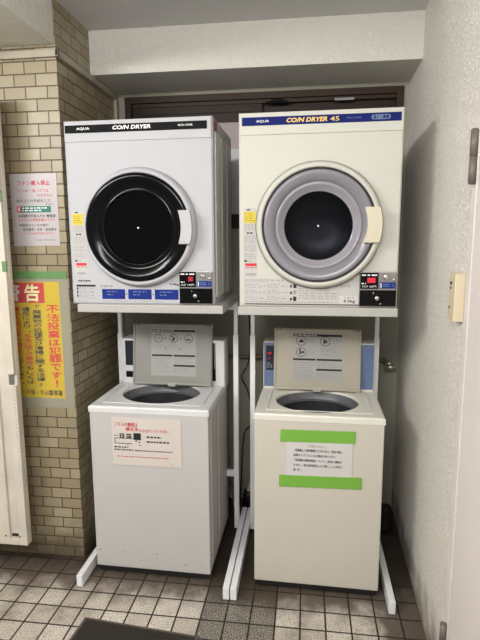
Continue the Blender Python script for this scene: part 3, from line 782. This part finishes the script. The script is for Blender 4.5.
# notices taped to the washers
def M_of(t): return Matrix.Translation(t.location) @ Matrix.Rotation(t.rotation_euler.z, 4, 'Z')
def face_thing(name, label, cat, t, x, z, dv=-0.001):
    p = M_of(t) @ Vector((x, dv, z)); return thing(name, label, cat, p, t.rotation_euler.z)
n1 = face_thing('laminated_notice', 'pale laminated notice with red heading stuck on the white washer front', 'notice', w1, 0.106, 0.543)
obj('sheet', box(new(), (0, -0.0006, 0.0), (0.317, 0.0012, 0.223)), M_paper_tint, n1)
i = Ink(-0.0012)
i.text('こちらの機械は', 0.015, 0.180, 0.120, 0.200, M_posterred, 0.01)
i.text('槽洗浄', 0.064, 0.160, 0.122, 0.178, M_posterred, 0.012)
i.text('はお金を入れる前に、', 0.126, 0.157, 0.270, 0.173, M_posterred, 0.0)
i.build('notice_heading', n1); i = Ink(-0.0012)
i.rect(0.036, 0.128, 0.058, 0.148, M_ink); i.rect(0.068, 0.128, 0.090, 0.148, M_ink); i.rect(0.100, 0.120, 0.134, 0.152, M_ink)
i.rect(0.012, 0.124, 0.110, 0.127, M_ink); i.rect(0.012, 0.100, 0.094, 0.103, M_ink); i.rect(0.012, 0.100, 0.015, 0.127, M_ink); i.rect(0.010, 0.136, 0.028, 0.139, M_ink)
i.rect(0.108, 0.112, 0.116, 0.118, M_ink); i.rect(0.124, 0.106, 0.130, 0.112, M_ink); i.rect(0.126, 0.092, 0.132, 0.098, M_ink); i.rect(0.071, 0.084, 0.075, 0.098, M_inkgrey)
i.v = -0.0014
i.rect(0.041, 0.133, 0.053, 0.136, M_paper); i.rect(0.041, 0.140, 0.053, 0.143, M_paper); i.rect(0.073, 0.133, 0.077, 0.143, M_paper); i.rect(0.081, 0.137, 0.086, 0.143, M_paper)
i.v = -0.0012
i.build('notice_diagram', n1); i = Ink(-0.0012)
i.lines(0.160, 0.130, 0.250, 0.142, 1, M_ink, 0.6, 110, 0.010); i.lines(0.160, 0.108, 0.262, 0.120, 1, M_ink, 0.6, 111, 0.010)
i.build('notice_lettering', n1); i = Ink(-0.0012)
i.lines(0.010, 0.066, 0.096, 0.090, 2, M_ink, 0.5, 112, 0.010); i.lines(0.105, 0.066, 0.278, 0.076, 1, M_ink, 0.5, 113, 0.008)
i.build('notice_lettering', n1); i = Ink(-0.0012)
i.lines(0.022, 0.036, 0.262, 0.046, 1, M_posterred, 0.35, 114, 0.012); i.build('notice_footer', n1); i = Ink(-0.0012)
i.lines(0.266, 0.010, 0.280, 0.015, 1, M_inkgrey, 0.6, 115, 0.01)
i.build('notice_footer', n1)

n2 = face_thing('paper_notice', 'white paper notice held by two green tapes on the ivory washer front', 'notice', w2, 0.111, 0.49)
obj('sheet', box(new(), (0.027, -0.0006, 0.03), (0.303, 0.0012, 0.235)), M_paper, n2)
def quad_tape(a, b, c, d):
    bm = new(); prism(bm, [a, b, c, d], -0.0016, -0.0003, lambda x, z, q: (x, q, z)); return bm
obj('tape', quad_tape((0.003, 0.203), (0.313, 0.209), (0.314, 0.261), (0.005, 0.256)), M_green, n2)
obj('tape', quad_tape((0.0, 0.001), (0.345, 0.010), (0.343, 0.062), (0.0, 0.053)), M_green, n2)
i = Ink(-0.0012)
i.text('ご注意ください。', 0.118, 0.184, 0.192, 0.195, mat('maroon_ink', (130, 60, 60), 0.6), 0.0)
for k, (s, xe) in enumerate((('・洗濯機上の説明書通りに行わない、洗浄の際に', 0.262), ('故障やトラブルになる場合が有ります。', 0.236), ('・洗濯機の掃除時期について、自由に掃除の', 0.262), ('ために、夜は使用停止させ頂くことが有り', 0.262), ('ます。', 0.094))):
    i.text(s, 0.060, 0.163 - 0.022 * k, xe, 0.175 - 0.022 * k, M_ink, 0.012)
i.build('notice_lettering', n2)

# ---------------------------------------------------------------- left pillar: signs and white panel
s1 = thing('laminated_sign', 'white laminated sign with red and black lines on the tiled pillar, above the yellow poster', 'sign', (-1.039, PY - 0.001, 1.513))
obj('sheet', box(new(), (0, -0.0012, 0), (0.219, 0.0008, 0.314), 0.0005), mat('sign_paper', (184, 177, 178), 0.4), s1)
i = Ink(-0.0018)
mred = mat('sign_red_ink', (196, 44, 60), 0.6)
i.text('フトン搬入禁止', 0.036, 0.264, 0.188, 0.284, mred, 0.015)
i.build('sign_heading', s1); i = Ink(-0.0018)
i.text('フトンは 一般ゴミでは', 0.026, 0.234, 0.180, 0.248, mred, 0.0)
i.text('出せません', 0.124, 0.215, 0.200, 0.227, mred, 0.0)
i.build('sign_lettering', s1); i = Ink(-0.0018)
i.text('粗大ゴミの手続をして', 0.026, 0.190, 0.184, 0.204, M_ink, 0.0)
i.text('下さい', 0.160, 0.177, 0.200, 0.187, M_ink, 0.0)
mg = mat('sign_green_ink', (34, 118, 104), 0.6)
i.build('sign_lettering', s1); i = Ink(-0.0018)
i.text('★手続きが済んだら 管理室', 0.030, 0.125, 0.206, 0.138, M_ink, 0.012)
i.text('のとなりに荷物を搬入下さい', 0.032, 0.108, 0.202, 0.121, mred, 0.004)
i.text('★指定のシールを貼り', 0.032, 0.086, 0.170, 0.098, M_ink, 0.008)
i.text('開始番号・氏名・部屋番号', 0.050, 0.066, 0.206, 0.079, M_ink, 0.0)
i.text('シールに必ず記入下さい', 0.050, 0.050, 0.196, 0.062, mred, 0.0)
i.build('sign_lettering', s1); i = Ink(-0.0018)
i.lines(0.110, 0.022, 0.202, 0.030, 1, M_inkgrey, 0.7, 120, 0.01)
i.build('sign_lettering', s1); i = Ink(-0.0018); i.rect(0.026, 0.147, 0.186, 0.174, mg)
i.v = -0.0021; i.rect(0.026, 0.147, 0.046, 0.174, mred); i.v = -0.0024
i.lines(0.052, 0.150, 0.172, 0.171, 2, M_inkwhite, 0.5, 121, 0.012); i.rect(0.031, 0.152, 0.041, 0.169, M_paper)
i.build('green_bar', s1)

s2 = thing('warning_poster', 'yellow warning poster with red vertical characters in clear sleeve, taped to the tiled pillar', 'poster', (-1.16, PY - 0.001, 0.76))
obj('backing', box(new(), (0.0, -0.0008, 0.0), (0.366, 0.0004, 0.612)), mat('backing_film', (150, 144, 124), 0.45), s2)
obj('sheet', box(new(), (0.0, -0.0013, 0.048), (0.322, -0.0006, 0.592)), M_poster, s2)
obj('sleeve', box(new(), (0.0, -0.0030, 0.0), (0.368, -0.0024, 0.612)), M_film, s2)
obj('tape', box(new(), (0.0, -0.0036, 0.606), (0.362, 0.0, 0.640)), M_green2, s2)
i = Ink(-0.0016)
i.rect(0.0, 0.496, 0.250, 0.588, M_posterred); i.v = -0.0019
i.text('警', 0.060, 0.503, 0.130, 0.580, M_inkwhite, 0.02); i.text('告', 0.156, 0.503, 0.226, 0.580, mat('pale_yellow_ink', (248, 240, 190), 0.5), 0.02)
i.text('不法投棄は犯罪です!', 0.254, 0.100, 0.316, 0.488, mat('poster_red_ink', (206, 36, 30), 0.5), 0.026, vertical=True)
i.text('「廃棄物の処理及び清掃に関する法律」', 0.186, 0.106, 0.230, 0.486, M_ink, 0.026, vertical=True)
i.text('違反により、', 0.136, 0.356, 0.176, 0.478, M_ink, 0.026, vertical=True)
i.text('5年以下の懲役', 0.136, 0.205, 0.176, 0.352, mat('poster_red_ink', (206, 36, 30), 0.5), 0.026, vertical=True)
i.text('もしくは', 0.136, 0.112, 0.176, 0.202, M_ink, 0.026, vertical=True)
i.text('1千万円以下の罰金', 0.088, 0.260, 0.126, 0.478, mat('poster_red_ink', (206, 36, 30), 0.5), 0.026, vertical=True)
i.text('に処せられます。', 0.088, 0.112, 0.126, 0.256, M_ink, 0.026, vertical=True)
i.text('新宿・戸塚・牛込警察署', 0.060, 0.060, 0.310, 0.086, M_ink, 0.012)
i.build('poster_lettering', s2)

pn = thing('metal_door_panel', 'tall chalky white metal panel with green tape bits, standing in front of the tiled pillar', 'panel', (-0.996, -0.02, 0.0))
# front-facing leaf with a pressed channel along its right edge
lf = new()
yb0, yb1 = 0.0, 0.040
def pan(x0, x1, y0, y1, z0, z1, bev=0.004): box(lf, (x0, y0, z0), (x1, y1, z1), bev)
Z0, Z1 = 0.135, 2.14
pan(-0.40, 0.0, 0.016, yb1, Z0, Z1)
pan(-0.40, -0.086, 0.0, 0.020, Z0, Z1); pan(-0.042, 0.0, 0.0, 0.020, Z0, 0.905); pan(-0.036, -0.002, -0.004, 0.020, 0.955, Z1)
pan(-0.088, -0.040, 0.0, 0.020, Z0, Z0 + 0.032)
obj('panel_body', lf, M_panelwhite, pn)
sc = new()
for x in (-0.105, -0.034): lathe(sc, [(0.0, -0.003), (0.004, -0.003), (0.005, 0.001)], (x, 0, Z0 + 0.045), n=12)
for k in range(26):
    z = 0.50 + k * 0.016; lathe(sc, [(0.0, -0.001), (0.0018, -0.001), (0.0022, 0.001)], (-0.010, 0, z), n=8)
obj('screw', sc, M_hinge, pn)
obj('lower_slot', box(new(), (-0.082, 0.0125, Z0 + 0.036), (-0.046, 0.0165, Z0 + 0.050), 0.002), M_cable, pn)
obj('latch', box(new(), (-0.034, 0.006, 0.905), (-0.014, 0.018, 0.955)), M_steel, pn)
for z0, z1, xx in ((1.695, 1.745, -0.036), (1.405, 1.45, -0.018)):
    obj('tape', box(new(), (xx, -0.0052, z0), (0.001, 0.001, z1)), M_green2, pn)
st = new(); box(st, (-0.40, 0.010, 0.0), (-0.36, 0.034, Z0 + 0.004)); box(st, (-0.42, -0.05, 0.0), (-0.34, 0.10, 0.012))
obj('support_leg', st, M_panelwhite, pn)

# ---------------------------------------------------------------- small things
mt = thing('doormat', 'dark brown doormat lying on the floor tiles in front of the white washer', 'doormat', (-0.612, -0.262, 0.0), -0.085)
mb_ = new(); box(mb_, (0.012, -0.60, 0.001), (0.476, -0.012, 0.008)); obj('pile', mb_, M_matfab, mt)
obj('rim', (lambda b: (box(b, (0, -0.61, 0), (0.014, 0, 0.006), 0.002), box(b, (0.474, -0.61, 0), (0.488, 0, 0.006), 0.002), box(b, (0.014, -0.014, 0), (0.474, 0, 0.006), 0.002), b)[-1])(new()), M_matrim, mt)

ib = thing('wall_control_box', 'beige plastic control box mounted on the stippled stucco wall beside the pale door', 'control box', (xr(-0.425), -0.425, 1.280), -AR)
obj('housing', box(new(), (-0.031, 0.0, 0.0), (0.0, 0.066, 0.149), 0.003), M_box, ib)
for y0, y1, z0, z1 in ((0.036, 0.056, 0.112, 0.121), (0.042, 0.055, 0.098, 0.104), (0.046, 0.055, 0.036, 0.044)):
    obj('button', box(new(), (-0.0325, y0, z0), (-0.030, y1, z1), 0.0005), M_seal, ib)

wp = thing('water_pipe', 'dull water pipe with valve running along the back wall behind the washers', 'pipe', (0.0, YW - 0.03, 0.88))
obj('pipe', tube(new(), spline([(-0.74, 0.0, 0.0), (-0.3, 0.0, 0.0), (0.2, 0.0, 0.0), (0.66, 0.0, 0.0), (0.70, -0.012, -0.008), (0.715, -0.03, -0.02)], 6), 0.011, 12), M_pipe, wp)
vb = new(); tube(vb, [(0.700, -0.035, -0.030), (0.745, -0.035, -0.032), (0.752, -0.035, -0.034)], [0.015, 0.015, 0.012], 16); lathe(vb, [(0, 0), (0.020, 0.0), (0.022, 0.01), (0.015, 0.022), (0, 0.022)], (0.722, -0.035, -0.018), 'z', 16)
obj('valve', vb, M_valve, wp)
for x in (-0.5, 0.0, 0.5): obj('bracket', box(new(), (x - 0.008, -0.004, -0.014), (x + 0.008, 0.03, 0.014), 0.002), M_pipe, wp)

pc = obj('power_cord', tube(new(), spline([(-0.052, YW - 0.05, 1.30), (-0.045, YW - 0.055, 1.10), (-0.040, YW - 0.05, 0.98), (-0.050, YW - 0.06, 0.85), (-0.090, YW - 0.06, 0.77), (-0.06, YW - 0.05, 0.70), (-0.030, YW - 0.05, 0.58), (-0.04, YW - 0.05, 0.48), (-0.08, YW - 0.05, 0.40), (-0.10, YW - 0.05, 0.004)], 6), 0.0035, 8), M_cable)
tag(pc, 'thin black power cord hanging down the back wall between the two machines', 'cord')
hs = obj('drain_hose', tube(new(), spline([(-0.15, 0.56, 0.30), (-0.13, 0.60, 0.22), (-0.115, 0.63, 0.17), (-0.12, 0.66, 0.08), (-0.12, 0.68, 0.012)], 10), 0.016, 12, True), M_hose)
tag(hs, 'grey corrugated hose behind the white washer, beside the stand post', 'hose')
dt = thing('floor_drain_trap', 'black drain socket with beige hose on the floor between the two machines', 'drain', (-0.045, 0.70, 0.0))
obj('socket', lathe(new(), [(0.0, 0.0), (0.036, 0.0), (0.034, 0.07), (0.028, 0.10), (0.0, 0.10)], (0, 0, 0), 'z', 20), M_cable, dt)
obj('hose', tube(new(), spline([(0.0, 0.0, 0.095), (0.004, -0.002, 0.125), (0.03, -0.01, 0.15), (0.08, -0.02, 0.16), (0.14, -0.04, 0.15)], 6), 0.013, 12), M_handle_beige, dt)
bh = obj('drain_socket', lathe(new(), [(0.0, 0.0), (0.046, 0.0), (0.046, 0.02), (0.038, 0.04), (0.036, 0.11), (0.028, 0.13), (0.0, 0.135)], (0, 0, 0), 'z', 22), M_rubber)
bh.location = (0.704, 0.56, 0.0); tag(bh, 'black rubber drain socket on the dirty floor behind the ivory washer, by the stucco wall', 'drain')
